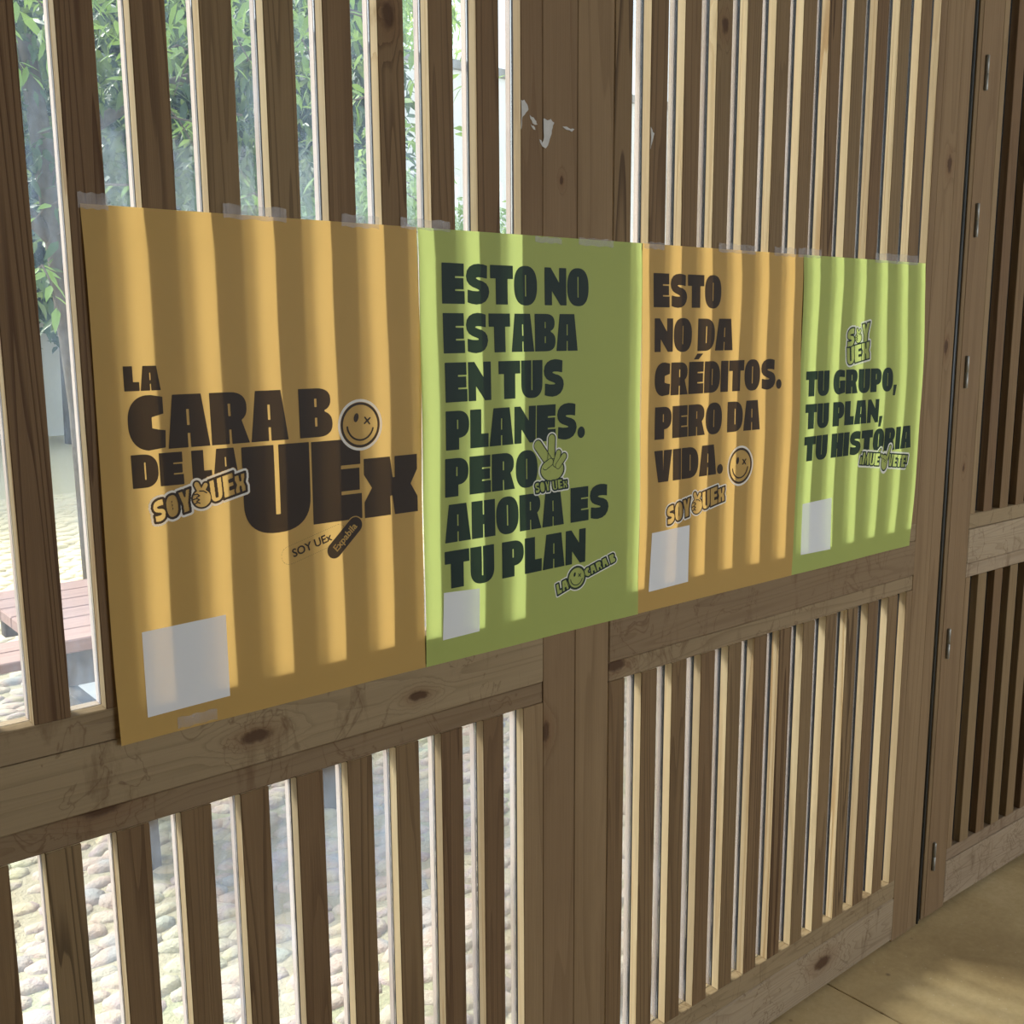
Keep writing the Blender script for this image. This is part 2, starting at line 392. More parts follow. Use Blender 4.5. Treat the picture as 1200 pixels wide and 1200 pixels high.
for n, z0, z1, mat, y in (('sill_rail', 1.1265, 1.168, 'rail', .0010), ('rail', 1.0300, 1.1255, 'rough', -.0010), ('lower_rail', .990, 1.0290, 'rough', .0006), ('bottom_sill', .150, .187, 'rough', .001), ('bottom_rail', .020, .149, 'rough', -.001)):
    box(n, .1182, 1.248, y, DB+.003, z0, z1, M[mat], leaf, .002)
hv, hf = tube([(0, 0, 0), (0, 0, .0015), (0, 0, .040), (0, 0, .0405), (0, 0, .0425), (0, 0, .043), (0, 0, .0825), (0, 0, .084)], [.0040, .0052, .0052, .0044, .0044, .0052, .0052, .0040], 12)
hme = None
for k, z in enumerate((2.252, 1.896, 1.512, .776, .150)):
    h = from_lists('hinge', hv, hf, M['steel'], leaf, (.0440, -.0035, z), True) if hme is None else mesh_obj('hinge', hme, None, leaf, (.0440, -.0035, z))
    hme = h.data
    box('hinge_leaf', -.0005, .0115, .0022, .0036, .004, .080, M['steel'], h, 0)

# ------------------------------------------------------------------ room shell
def struct(name, *a, **k): return tag(box(name, *a, **k), kind='structure')
fl = empty('floor', (0, 0, 0), kind='structure')
# floor slabs parted by a sawn control joint
def slab(x0, x1, y0, y1): box('floor_slab', x0, x1, y0, y1, -.12, 0, M['concrete'], fl, .0015)
slab(-4.0, 1.7455, -6.5, .055); slab(1.7485, 4.8, -6.5, .055); slab(4.803, 7.5, -6.5, .055)
box('joint_filler', -4.0, 7.5, -6.5, .055, -.12, -.006, M['seal'], fl, 0)
struct('ceiling', -4.0, 7.5, -6.5, .06, 3.45, 3.55, M['plaster'], None, bev=0)
struct('wall_front', -4.0, 7.5, 0.0, .16, ZT_, 3.45, M['plaster'], None, bev=0)
struct('wall_left', -4.12, -4.0, -6.5, .16, -.1, 3.45, M['plaster'], None, bev=0)
struct('wall_right', 7.5, 7.62, -6.5, .16, -.1, 3.45, M['plaster'], None, bev=0)
struct('trim_1', -4.0, LX0-PITCH-.062, 0.0, .16, -.1, ZT_, M['plaster'], None, bev=0)
struct('trim_2', 3.62, 7.5, 0.0, .16, -.1, ZT_, M['plaster'], None, bev=0)
wb = empty('wall_back', (0, 0, 0), kind='structure')
box('wall_panel', -4.0, 2.0, -6.62, -6.5, -.1, 3.45, M['plaster'], wb, 0); box('wall_panel', 6.2, 7.5, -6.62, -6.5, -.1, 3.45, M['plaster'], wb, 0)
box('wall_panel', 2.0, 6.2, -6.62, -6.5, -.1, .85, M['plaster'], wb, 0); box('wall_panel', 2.0, 6.2, -6.62, -6.5, 3.05, 3.45, M['plaster'], wb, 0)
struct('trim_3', -4.0, 7.5, .055, .30, -.12, .0195, M['coping'], None, bev=0)      # outer threshold

# ------------------------------------------------------------------ posters
ZT = 1.8228
def wave(i, u, v):
    """stand-off of the sheet from the slats, metres; u,v in metres from the sheet's top left"""
    b = .0022+.0012*math.sin(u*17+i*1.7)*math.sin(v*6+i) + .0010*math.sin(v*19+u*7+i*2.1)
    b += .0035*math.sin(math.pi*min(1, v/.7))*(.5+.5*math.sin(i*1.3+u*9))
    edge = max(0, 1-v/.05); b = b*(1-.6*edge)
    b += .0006*(i % 2)
    if i == 0: b += .006*max(0, 1-u/.25)*max(0, (v-.35)/.35)**2
    if i == 3: b += .006*math.sin(math.pi*min(1, v/.7))*max(0, (u-.1)/.4)
    return max(b, .0013)
# glyphs: heavy condensed capitals, unit height, thin slit counters
def arc(cx, cy, rx, ry, a0, a1, n=9, e=.82):
    pts = []
    for k in range(n+1):
        a = math.radians(a0+(a1-a0)*k/n); c, s = math.cos(a), math.sin(a)
        pts.append((cx+rx*math.copysign(abs(c)**e, c), cy+ry*math.copysign(abs(s)**e, s)))
    return pts
def rect(x0, y0, x1, y1): return [(x0, y0), (x0, y1), (x1, y1), (x1, y0)]
def G(ch, s=.042):
    W = {'E': .74, 'S': .80, 'T': .79, 'O': .82, 'N': .80, 'A': .86, 'B': .80, 'U': .80, 'P': .78, 'L': .64, 'R': .83, 'H': .82, 'D': .80, 'C': .72, 'I': .38, 'V': .80, 'M': 1.05, 'G': .82, 'Y': .82, 'x': .84, '.': .30, ',': .28, '!': .34, '¡': .34, 'É': .74, ' ': .24}[ch]
    w = W; h = s/2; c = w/2
    if ch == ' ': return w, []
    if ch in 'EÉ':
        L = [[(0, 0), (0, 1), (w*.98, 1), (w*.98, .66+h), (.58*w, .66+h), (.58*w, .66-h), (.96*w, .66-h), (.96*w, .34+h), (.58*w, .34+h), (.58*w, .34-h), (w, .34-h), (w, 0)]]
        if ch == 'É': L.append([(.30*w, 1.07), (.52*w, 1.25), (.92*w, 1.25), (.62*w, 1.07)])
        return w, L
    if ch == 'T': return w, [[(0, .66), (0, 1), (w, 1), (w, .66), (.76*w, .66), (.76*w, 0), (.24*w, 0), (.24*w, .66)]]
    if ch == 'L': return w, [[(0, 0), (0, 1), (.60*w, 1), (.60*w, .36), (w, .36), (w, 0)]]
    if ch == 'I': return w, [rect(0, 0, w, 1)]
    if ch == 'H': return w, [[(0, 0), (0, 1), (c-h, 1), (c-h, .62), (c+h, .62), (c+h, 1), (w, 1), (w, 0), (c+h, 0), (c+h, .36), (c-h, .36), (c-h, 0)]]
    if ch == 'A': return w, [[(0, 0), (.16*w, 1), (.84*w, 1), (w, 0), (c+h, 0), (c+h, .27), (c-h, .27), (c-h, 0)], rect(c-h, .42, c+h, .72)]
    if ch == 'O': return w, [arc(c, .5, c, .515, 0, 360, 40)[:-1], rect(c-h, .22, c+h, .78)]
    if ch == 'D': return w, [[(0, 0), (0, 1), (.42*w, 1)]+arc(.42*w, .5, .58*w, .5, 90, -90, 22)+[(.42*w, 0)], rect(c-h, .24, c+h, .76)]
    if ch == 'P': return w, [[(0, 0), (0, 1), (.5*w, 1)]+arc(.5*w, .65, .5*w, .35, 90, -90, 18)+[(.56*w, .30), (.56*w, 0)], rect(c-h, .53, c+h, .77)]
    if ch == 'B': return w, [[(0, 0), (0, 1), (.52*w, 1)]+arc(.52*w, .76, .44*w, .24, 90, -62, 12)+arc(.54*w, .27, .46*w, .27, 62, -90, 12), rect(c-h, .62, c+h, .79), rect(c-h, .22, c+h, .40)]
    if ch == 'R': return w, [[(0, 0), (0, 1), (.50*w, 1)]+arc(.50*w, .70, .46*w, .30, 90, -52, 12)+[(w, 0), (c+h, 0), (c+h*.8, .28), (c-h, .28), (c-h, 0)], rect(c-h, .54, c+h, .78)]
    if ch == 'U': return w, [[(0, 1), (c-h, 1), (c-h, .20), (c+h, .20), (c+h, 1), (w, 1)]+arc(c, .38, c, .395, 0, -180, 22)]
    if ch == 'N': return w, [[(0, 0), (0, 1), (.28*w, 1), (.67*w, .60), (.67*w, 1), (w, 1), (w, 0), (.72*w, 0), (.33*w, .38), (.33*w, 0)]]
    if ch == 'M': return w, [[(0, 0), (.05, 1), (.36*w, 1), (.5*w, .52), (.64*w, 1), (w-.05, 1), (w, 0), (.68*w, 0), (.66*w, .50), (.54*w, 0), (.46*w, 0), (.34*w, .50), (.32*w, 0)]]
    if ch == 'V': return w, [[(0, 1), (c-h*1.2, 1), (c, .30), (c+h*1.2, 1), (w, 1), (.78*w, 0), (.22*w, 0)]]
    if ch == 'Y': return w, [[(0, 1), (.40*w, 1), (.5*w, .72), (.60*w, 1), (w, 1), (.76*w, .40), (.76*w, 0), (.24*w, 0), (.24*w, .40)]]
    if ch == 'x': return w, [[(0, 1), (.48*w, 1), (.53*w, .64), (.57*w, .64), (.57*w, 1), (w, 1), (w, .74), (.87*w, .50), (w, .27), (w, 0), (.56*w, 0), (.52*w, .33), (.48*w, .33), (.48*w, 0), (0, 0), (0, .27), (.14*w, .5), (0, .73)]]
    if ch == 'C': return w, [[(w*.97, .97), (.66*w, 1.01)]+arc(.66*w, .5, .66*w, .515, 100, 260, 24)+[(w*.97, .03), (w, .35), (.80*w, .37), (.64*w, .40), (.64*w, .60), (.80*w, .63), (w*.97, .66)]]
    if ch == 'G': return w, [[(w*.95, .97), (.62*w, 1.01)]+arc(.62*w, .5, .62*w, .515, 100, 260, 24)+[(w, .06), (w, .56), (.56*w, .56), (.56*w, .26), (.50*w, .26), (.50*w, .70), (.56*w, .72), (w*.95, .70)]]
    if ch == 'S': return w, [[(.92*w, .97), (.75*w, 1.0), (.55*w, 1.012), (.34*w, .99), (.17*w, .93), (.06*w, .83), (.02*w, .70), (.05*w, .58), (.14*w, .49), (.28*w, .43), (.45*w, .39), (.56*w, .36), (.58*w, .335), (.50*w, .325), (.30*w, .33), (.08*w, .36), (.07*w, .04), (.25*w, .005), (.45*w, -.012), (.66*w, .01), (.84*w, .075), (.95*w, .18), (w, .31), (.97*w, .43), (.88*w, .52), (.72*w, .58), (.55*w, .61), (.45*w, .64), (.43*w, .66), (.52*w, .675), (.70*w, .67), (.91*w, .645)]]
    if ch == '.': return w, [arc(c, .155, c, .165, 0, 360, 20, 1)[:-1]]
    if ch == ',': return w, [[(.12*w, .26), (w, .26), (.62*w, -.20), (0, -.20)]]
    if ch == '!': return w, [[(0, 1), (w, 1), (.84*w, .36), (.16*w, .36)], rect(.1*w, 0, .9*w, .28)]
    if ch == '¡': return w, [[(0, 0), (w, 0), (.84*w, .64), (.16*w, .64)], rect(.1*w, .72, .9*w, 1)]
def word(txt, x0, x1, v0, v1, gap=.035, s=.042, xh=None, mp=None):
    """loops in mm, v downwards; the word fills x0..x1, v0..v1.  mp maps a unit-square point to mm"""
    items, x = [], 0
    for ch in txt:
        wd, L = G(ch, s)
        k = xh if (ch == 'x' and xh) else 1
        items.append([[(x+a*(k*1.05 if k != 1 else 1), b*k) for a, b in l] for l in L]); x += (wd*(k*1.05 if k != 1 else 1))+(gap if ch != ' ' else 0)
    T = x-gap; outp = []
    for g in items:
        if not g: continue
        outp.append([[(mp(a/T, b) if mp else (x0+(x1-x0)*a/T, v1-(v1-v0)*b)) for a, b in l] for l in g])
    return outp
class Grid:
    """signed distance field over a patch of the sheet (mm)"""
    def __init__(s, u0, v0, u1, v1, res):
        s.u0, s.v0, s.res = u0, v0, res
        s.nx, s.ny = int((u1-u0)/res)+2, int((v1-v0)/res)+2
        s.X, s.Y = np.meshgrid(u0+np.arange(s.nx)*res, v0+np.arange(s.ny)*res)
    def full(s, v=1e3): return np.full((s.ny, s.nx), v)
    def poly(s, D, loops, pad=8):
        P = np.array([p for l in loops for p in l]); a, b = P.min(0)-pad, P.max(0)+pad
        i0, i1 = max(0, int((a[0]-s.u0)/s.res)), min(s.nx, int((b[0]-s.u0)/s.res)+2)
        j0, j1 = max(0, int((a[1]-s.v0)/s.res)), min(s.ny, int((b[1]-s.v0)/s.res)+2)
        if i1 <= i0 or j1 <= j0: return
        X, Y = s.X[j0:j1, i0:i1], s.Y[j0:j1, i0:i1]
        d2 = np.full(X.shape, 1e9); ins = np.zeros(X.shape, bool)
        for l in loops:
            n = len(l)
            for k in range(n):
                x0, y0 = l[k]; x1, y1 = l[(k+1) % n]; ex, ey = x1-x0, y1-y0
                L2 = ex*ex+ey*ey
                if L2 < 1e-9: continue
                t = np.clip(((X-x0)*ex+(Y-y0)*ey)/L2, 0, 1)
                d2 = np.minimum(d2, (X-x0-t*ex)**2+(Y-y0-t*ey)**2)
                if y0 != y1:
                    cr = ((y0 > Y) != (y1 > Y)) & (X < (x1-x0)*(Y-y0)/(y1-y0)+x0); ins ^= cr
        d = np.sqrt(d2); d = np.where(ins, -d, d)
        D[j0:j1, i0:i1] = np.minimum(D[j0:j1, i0:i1], d)
    def stroke(s, pts, r):
        d2 = np.full(s.X.shape, 1e9)
        for (x0, y0), (x1, y1) in zip(pts[:-1], pts[1:]):
            ex, ey = x1-x0, y1-y0; L2 = max(ex*ex+ey*ey, 1e-9)
            t = np.clip(((s.X-x0)*ex+(s.Y-y0)*ey)/L2, 0, 1); d2 = np.minimum(d2, (s.X-x0-t*ex)**2+(s.Y-y0-t*ey)**2)
        return np.sqrt(d2)-r
    def ell(s, cx, cy, rx, ry, rot=0):
        c, q = math.cos(rot), math.sin(rot); a = (s.X-cx)*c+(s.Y-cy)*q; b = -(s.X-cx)*q+(s.Y-cy)*c
        return (np.sqrt((a/rx)**2+(b/ry)**2)-1)*min(rx, ry)
    def cells(s, D, i, lift, V, Fc, MI, mi, run=14):
        """fill D<0 by marching squares, draped on sheet i"""
        ins = D < 0
        full = ins[:-1, :-1] & ins[1:, :-1] & ins[:-1, 1:] & ins[1:, 1:]
        anyi = ins[:-1, :-1] | ins[1:, :-1] | ins[:-1, 1:] | ins[1:, 1:]
        def P(u, v):
            u *= .001; v *= .001; V.append((.5*i+u, -wave(i, u, v)-lift, ZT-v)); return len(V)-1
        r = s.res
        for j in range(s.ny-1):
            row = full[j]; idx = np.flatnonzero(row)
            if len(idx):
                st = 0
                brk = np.flatnonzero(np.diff(idx) > 1)+1
                for seg in np.split(idx, brk):
                    a = int(seg[0]); e = int(seg[-1])+1
                    while a < e:
                        b = min(a+run, e); v0 = s.v0+j*r; u0 = s.u0+a*r; u1 = s.u0+b*r
                        Fc.append((P(u0, v0+r), P(u1, v0+r), P(u1, v0), P(u0, v0))); MI.append(mi); a = b
            for a in np.flatnonzero(anyi[j] & ~row):
                a = int(a); c = [(a, j), (a, j+1), (a+1, j+1), (a+1, j)]; poly = []
                for k in range(4):
                    p, q = c[k], c[(k+1) % 4]; dp, dq = D[p[1], p[0]], D[q[1], q[0]]
                    if dp < 0: poly.append(p)
                    if (dp < 0) != (dq < 0):
                        t = dp/(dp-dq); poly.append((p[0]+(q[0]-p[0])*t, p[1]+(q[1]-p[1])*t))
                if len(poly) > 2:
                    Fc.append(tuple(P(s.u0+x*r, s.v0+y*r) for x, y in poly)); MI.append(mi)
def print_mesh(name, V, Fc, MI, mats, parent):
    me = bpy.data.meshes.new(name); me.from_pydata(V, [], Fc)
    for m in mats: me.materials.append(m)
    me.polygons.foreach_set('material_index', MI); me.update()
    o = bpy.data.objects.new(name, me); link(o, parent); return o

def smiley(g, cx, cy, rx, ry, tilt=0, ring=.085):
    """returns silhouette, dark marks"""
    disc = g.ell(cx, cy, rx, ry)
    m = min(rx, ry)
    ringd = np.abs(g.ell(cx, cy, rx*.93, ry*.93))-m*ring/2
    c, q = math.cos(tilt), math.sin(tilt)
    T = lambda a, b: (cx+(a*c-b*q)*rx, cy+(a*q+b*c)*ry)
    e = g.ell(*T(-.24, -.30), m*.115, m*.20, tilt+.15)
    x1 = g.stroke([T(.20, -.34), T(.46, -.08)], m*.035); x2 = g.stroke([T(.46, -.34), T(.20, -.08)], m*.035)
    sm = g.stroke([T(.66*math.cos(math.radians(a)), .66*math.sin(math.radians(a))) for a in range(8, 173, 8)], m*.04)
    return disc, np.minimum.reduce([ringd, e, x1, x2, sm])
def hand_heart(g, cx, cy, k):
    """fist with crossed finger and thumb; k = half size in mm.  silhouette, inner lines"""
    palm = g.ell(cx+.05*k, cy+.25*k, .72*k, .68*k)
    f1 = g.stroke([(cx-.05*k, cy-.25*k), (cx-.30*k, cy-.80*k)], .22*k); f2 = g.stroke([(cx+.10*k, cy-.25*k), (cx+.38*k, cy-.70*k)], .20*k)
    sil = np.minimum.reduce([palm, f1, f2])
    lines = [g.stroke([(cx-.62*k, cy-.05*k), (cx-.30*k, cy-.10*k), (cx-.12*k, cy+.04*k), (cx-.34*k, cy+.14*k)], .045*k),
             g.stroke([(cx-.62*k, cy+.28*k), (cx-.34*k, cy+.22*k), (cx-.14*k, cy+.34*k), (cx-.36*k, cy+.44*k)], .045*k),
             g.stroke([(cx-.50*k, cy+.60*k), (cx-.28*k, cy+.52*k), (cx-.12*k, cy+.60*k)], .045*k),
             g.stroke([(cx-.10*k, cy-.30*k), (cx+.20*k, cy-.28*k), (cx+.45*k, cy-.12*k)], .045*k)]
    return sil, np.minimum.reduce(lines)

def quadmap(TL, TR, BR, BL):
    def mp(a, b):
        t = 1-b
        top = (TL[0]+(TR[0]-TL[0])*a, TL[1]+(TR[1]-TL[1])*a); bot = (BL[0]+(BR[0]-BL[0])*a, BL[1]+(BR[1]-BL[1])*a)
        return (top[0]+(bot[0]-top[0])*t, top[1]+(bot[1]-top[1])*t)
    return mp

RES = .8
def make_poster(i, paper, ink, name_label, words, stickers, qr, tapes, pills=False):
    x0 = .5*i
    root = empty('poster', (x0+.25, -.003, ZT-.7), label=name_label, cat='poster')
    inv = Matrix.Translation(-root.location)
    # the sheet
    NU, NV = 40, 56; V = []; Fc = []
    for b in range(NV+1):
        for a in range(NU+1):
            u, v = .5*a/NU, .7*b/NV
            uu = u+(.0012*math.sin(v*9+i*2) if a in (0, NU) else 0); V.append((x0+uu, -wave(i, u, v), ZT-v))
    for b in range(NV):
        for a in range(NU):
            k = b*(NU+1)+a; Fc.append((k, k+NU+1, k+NU+2, k+1))
    sh = from_lists('poster_sheet', V, Fc, M[paper], root, None, True); sh.matrix_parent_inverse = inv
    g = Grid(0, 0, 500, 700, RES)
    T = g.full()
    for wd in words:
        for glyph in wd: g.poly(T, glyph, 3)
    # stickers cut the lettering below them
    for n, (spec, lab) in enumerate(stickers):
        u0, v0, u1, v1, build, tb, tw = spec
        sg = Grid(u0, v0, u1, v1, .5); sil, marks = build(sg)
        V, Fc, MI = [], [], []
        black = np.minimum(np.maximum(sil-tb, -sil), marks) if tb > 0 else marks
        if tb <= 0: white = np.maximum(sil-tw, -sil)
        else: white = np.maximum(sil-tb-tw, -(sil-tb))
        sg.cells(white, i, .00050, V, Fc, MI, 0, 20)
        sg.cells(black, i, .00055, V, Fc, MI, 1, 20)
        o = print_mesh('printed_emblem', V, Fc, MI, [M['white_ink'], M[ink]], root); o.matrix_parent_inverse = inv
        o['label'] = lab
        # mask on the text grid (bilinear lookup)
        outer = sil-max(tb, 0)-tw
        fi = (g.X-u0)/.5; fj = (g.Y-v0)/.5
        ok = (fi >= 0) & (fj >= 0) & (fi < sg.nx-1) & (fj < sg.ny-1)
        ii = np.clip(np.round(fi).astype(int), 0, sg.nx-1); jj = np.clip(np.round(fj).astype(int), 0, sg.ny-1)
        T = np.where(ok, np.maximum(T, -outer[jj, ii]), T)
    V, Fc, MI = [], [], []
    if pills:
        pa, pb = (266, 472), (340, 452)
        dark = g.stroke([(337, 481), (374, 447)], 12.5)
        rim = np.abs(g.stroke([(262, 478), (345, 456)], 13.5))-.28
        T = np.minimum(np.maximum(T, -(dark-1.6)), dark)
        T = np.minimum(T, np.maximum(rim, -(dark-.5)))
    g.cells(T, i, .00045, V, Fc, MI, 0)
    o = print_mesh('lettering', V, Fc, MI, [M[ink]], root); o.matrix_parent_inverse = inv
    if pills:
        for txt, c, ang, size, mt, extra in (('SOY UEx', (299, 468), math.radians(15), 17.5, ink, .35), ('Expabila', (356, 463.5), math.radians(43), 15.5, 'orange', .35)):
            cu = bpy.data.curves.new('text', 'FONT'); cu.body = txt; cu.size = size; cu.align_x = 'CENTER'; cu.align_y = 'CENTER'; cu.offset = extra; cu.resolution_u = 3
            to = bpy.data.objects.new('text', cu); COL.objects.link(to); bpy.context.view_layer.update()
            me = bpy.data.meshes.new_from_object(to.evaluated_get(bpy.context.evaluated_depsgraph_get()))
            bpy.data.objects.remove(to)
            for v in me.vertices:
                a, b = v.co.x, v.co.y; u = c[0]+a*math.cos(ang)-b*math.sin(ang)*-1*-1; vv = c[1]-(a*math.sin(ang)+b*math.cos(ang))
                u *= .001; vv *= .001; v.co = (x0+u, -wave(i, u, vv)-.0008, ZT-vv)
            me.materials.clear(); me.materials.append(M[mt])
            t = bpy.data.objects.new('small_lettering', me); link(t, root); t.matrix_parent_inverse = inv
    # blank white square label (its code is left out)
    N = 8; V, Fc = [], []
    TL, TR, BR, BL = qr; mp = quadmap(TL, TR, BR, BL)
    for b in range(N+1):
        for a in range(N+1):
            u, v = mp(a/N, 1-b/N); u *= .001; v *= .001; V.append((x0+u, -wave(i, u, v)-.0006, ZT-v))
    for b in range(N):
        for a in range(N): k = b*(N+1)+a; Fc.append((k, k+N+1, k+N+2, k+1))
    o = from_lists('square_label', V, Fc, M['label'], root, None, True); o.matrix_parent_inverse = inv; o['label'] = 'plain white square label'
    for (a0, a1, t0, t1) in tapes:      # metres in x, z about the sheet's edge
        V, Fc = [], []; n = 10
        for q in (0, 1, 2, 3):
            z = t0+(t1-t0)*q/3
            for a in range(n+1):
                x = a0+(a1-a0)*a/n; v = ZT-z
                y = -wave(i, x-x0, max(0, v))-.0007 if 0 <= v <= .7 else -.0028
                V.append((x, y, z+.0012*math.sin(a*1.7+i)))
        for q in range(3):
            for a in range(n): k = q*(n+1)+a; Fc.append((k, k+1, k+n+2, k+n+1))
        o = from_lists('tape_strip', V, Fc, M['tape'], root, None, True); o.matrix_parent_inverse = inv
    return root

def b_soyuex(TL, TR, BR, BL, hand=True, slit=.05):
    """SOY (fist) UEx along a slanting strip"""
    def build(g):
        D = g.full(60); marks = g.full(60); mp = quadmap(TL, TR, BR, BL)
        cx0, cx1 = .405, .60
        for txt, a, b in (('SOY', 0, cx0), ('UEx', cx1, 1)):
            loops = word(txt, 0, 0, 0, 0, gap=.0, s=.10, xh=.8, mp=lambda p, q, a=a, b=b: mp(a+(b-a)*p, q*.98+.01))
            for gl in loops:
                g.poly(D, gl[:1], 30)
                d1 = g.full(60); g.poly(d1, gl[:1], 30); marks = np.minimum(marks, np.abs(d1+.2)-.65)
                for hole in gl[1:]:
                    h = g.full(60); g.poly(h, [hole], 30); marks = np.minimum(marks, h)
        c = mp(.505, .52); k = abs(BL[1]-TL[1])*.62
        s, ln = hand_heart(g, c[0], c[1], k)
        marks = np.maximum(marks, -(s-.2)); marks = np.minimum(marks, np.maximum(ln, s)); marks = np.minimum(marks, np.abs(s)-.6)
        return np.minimum(D, s), marks
    return build

P1 = [word('LA', 37.5, 85, 199, 231), word('CARA B', 39, 340, 237.5, 308.5, s=.055), word('DE LA', 39.5, 187.5, 313.5, 357.5, s=.045),
      word('U', 193, 299.5, 314.5, 440, s=.055), word('E', 303, 387.5, 315, 437.5, s=.045), word('x', 392, 490.5, 347, 438.5)]
def st_smile1(g): return smiley(g, 387.5, 295, 34.5, 34.5, .12, .11)
S1 = [((340, 250, 436, 342, st_smile1, 0, 4.2), 'white-ringed winking face print'),
      ((50, 330, 212, 420, b_soyuex((61.5, 377), (196, 342), (198, 376), (65, 407)), 1.8, 3.2), 'slanting outlined lettering print with a hand')]
P2 = [word(t, a, b, v, v+63) for t, a, b, v in (('ESTO NO', 43.5, 362, 51), ('ESTABA', 44, 335.5, 128.5), ('EN TUS', 45, 303.5, 206), ('PLANES.', 44.5, 357, 283), ('PERO', 42.5, 243, 359.5), ('AHORA ES', 41.5, 417.5, 435), ('TU PLAN', 40, 360, 512))]
def st_peace(g):
    # crop coordinates of the emblem -> millimetres on the sheet
    T = lambda x, y: (232+(x-150)*.1955, 332+(y-175)*.1275)
    S = lambda pts, r: g.stroke([T(*p) for p in pts], r)
    f1 = S([(212, 335), (335, 560)], 9.0); f2 = S([(378, 262), (372, 520)], 8.2)
    f3 = S([(462, 470), (425, 610)], 6.2); f4 = S([(530, 520), (455, 640)], 6.0)
    palm = g.ell(*T(385, 690), 27.5, 19.5)
    th = S([(300, 630), (365, 580)], 6.5)
    fold = np.minimum(f3, f4)
    sil = np.minimum.reduce([f1, f2, f3, f4, palm])
    m = np.minimum.reduce([np.abs(f1)-.55, np.abs(f2)-.55]); m = np.maximum(m, -(palm)); m = np.maximum(m, -f3)
    m = np.minimum(m, np.maximum(np.abs(palm)-.55, -np.minimum(fold, th)))
    m = np.minimum(m, np.maximum(np.abs(f3)-.5, -f4)); m = np.minimum(m, np.maximum(np.abs(f4)-.5, 0*f4-1))
    m = np.minimum(m, np.maximum(np.abs(th)-.5, -(g.X-T(270, 0)[0])))
    m = np.maximum(m, -1e3)
    D = g.full(60); mp = quadmap((235, 417), (313, 415.5), (315, 433), (237, 436))
    for a, b, t in ((0, .47, 'SOY'), (.53, 1, 'UEx')):
        for gl in word(t, 0, 0, 0, 0, gap=.0, s=.1, xh=.8, mp=lambda p, q, a=a, b=b: mp(a+(b-a)*p, q)):
            g.poly(D, gl[:1], 30); d1 = g.full(60); g.poly(d1, gl[:1], 30); m = np.minimum(m, np.abs(d1)-.45)
    return np.minimum(sil, D), m
def st_lacarab(g):
    s, m = smiley(g, 338.5, 602, 22.5, 21, .1, .10)
    D = g.full(60)
    for t, q in (('LA', ((286, 606.5), (315, 599.5), (321, 619), (291, 627.5))), ('CARA B', ((357, 589), (434, 568.5), (441, 586), (363, 606)))):
        for gl in word(t, 0, 0, 0, 0, gap=.0, s=.12, mp=quadmap(*q)):
            g.poly(D, gl[:1], 30); d1 = g.full(60); g.poly(d1, gl[:1], 30); m = np.minimum(m, np.maximum(np.abs(d1)-.45, -(s-1)))
            for h in gl[1:]: hh = g.full(60); g.poly(hh, [h], 30); m = np.minimum(m, hh)
    return np.minimum(s, D), m
S2 = [((220, 318, 332, 450, st_peace, 1.3, 2.6), 'white-outlined hand print giving the victory sign'), ((274, 556, 455, 640, st_lacarab, 1.3, 2.4), 'small slanting outlined lettering print with a winking face')]
P3 = [word('ESTO', 31.5, 226, 52, 114.5), word('NO DA', 34, 268.5, 135, 197.5), word('CRÉDITOS.', 36, 433, 218, 280.5), word('PERO DA', 39, 363.5, 301.5, 363.5), word('VIDA.', 38.5, 248.5, 385, 446.5)]
S3 = [((255, 388, 352, 484, lambda g: smiley(g, 304, 436, 37.5, 38, .02, .11), 0, 4.0), 'white-ringed winking face print'),
      ((60, 425, 275, 545, b_soyuex((74, 497), (257, 466), (258.5, 505), (78, 535)), 1.8, 2.6), 'slanting outlined lettering print with a hand')]
P4 = [word('TU GRUPO,', 23.5, 381, 247.5, 302.5), word('TU PLAN,', 24.5, 328.5, 319.5, 374.5), word('TU HISTORIA', 24.5, 464.3, 391, 446)]
def st_block(g):
    D = g.full(60); m = g.full(60)
    for t, q in (('S', ((176, 158), (206, 152), (206, 194), (176, 200))), ('Y', ((232, 146), (264, 140), (262, 183), (234, 190))), ('UEx', ((176, 198), (264, 184), (265, 224), (180, 238)))):
        for gl in word(t, 0, 0, 0, 0, gap=0, s=.1, mp=quadmap(*q)):
            g.poly(D, gl[:1], 30); d1 = g.full(60); g.poly(d1, gl[:1], 30); m = np.minimum(m, np.abs(d1)-.5)
            for h in gl[1:]: hh = g.full(60); g.poly(hh, [h], 30); m = np.minimum(m, hh+.3)
    s, ln = hand_heart(g, 219, 172, 17)
    m = np.maximum(m, -(s-.2)); m = np.minimum.reduce([m, np.maximum(ln, s), np.abs(s)-.5])
    return np.minimum(D, s), m
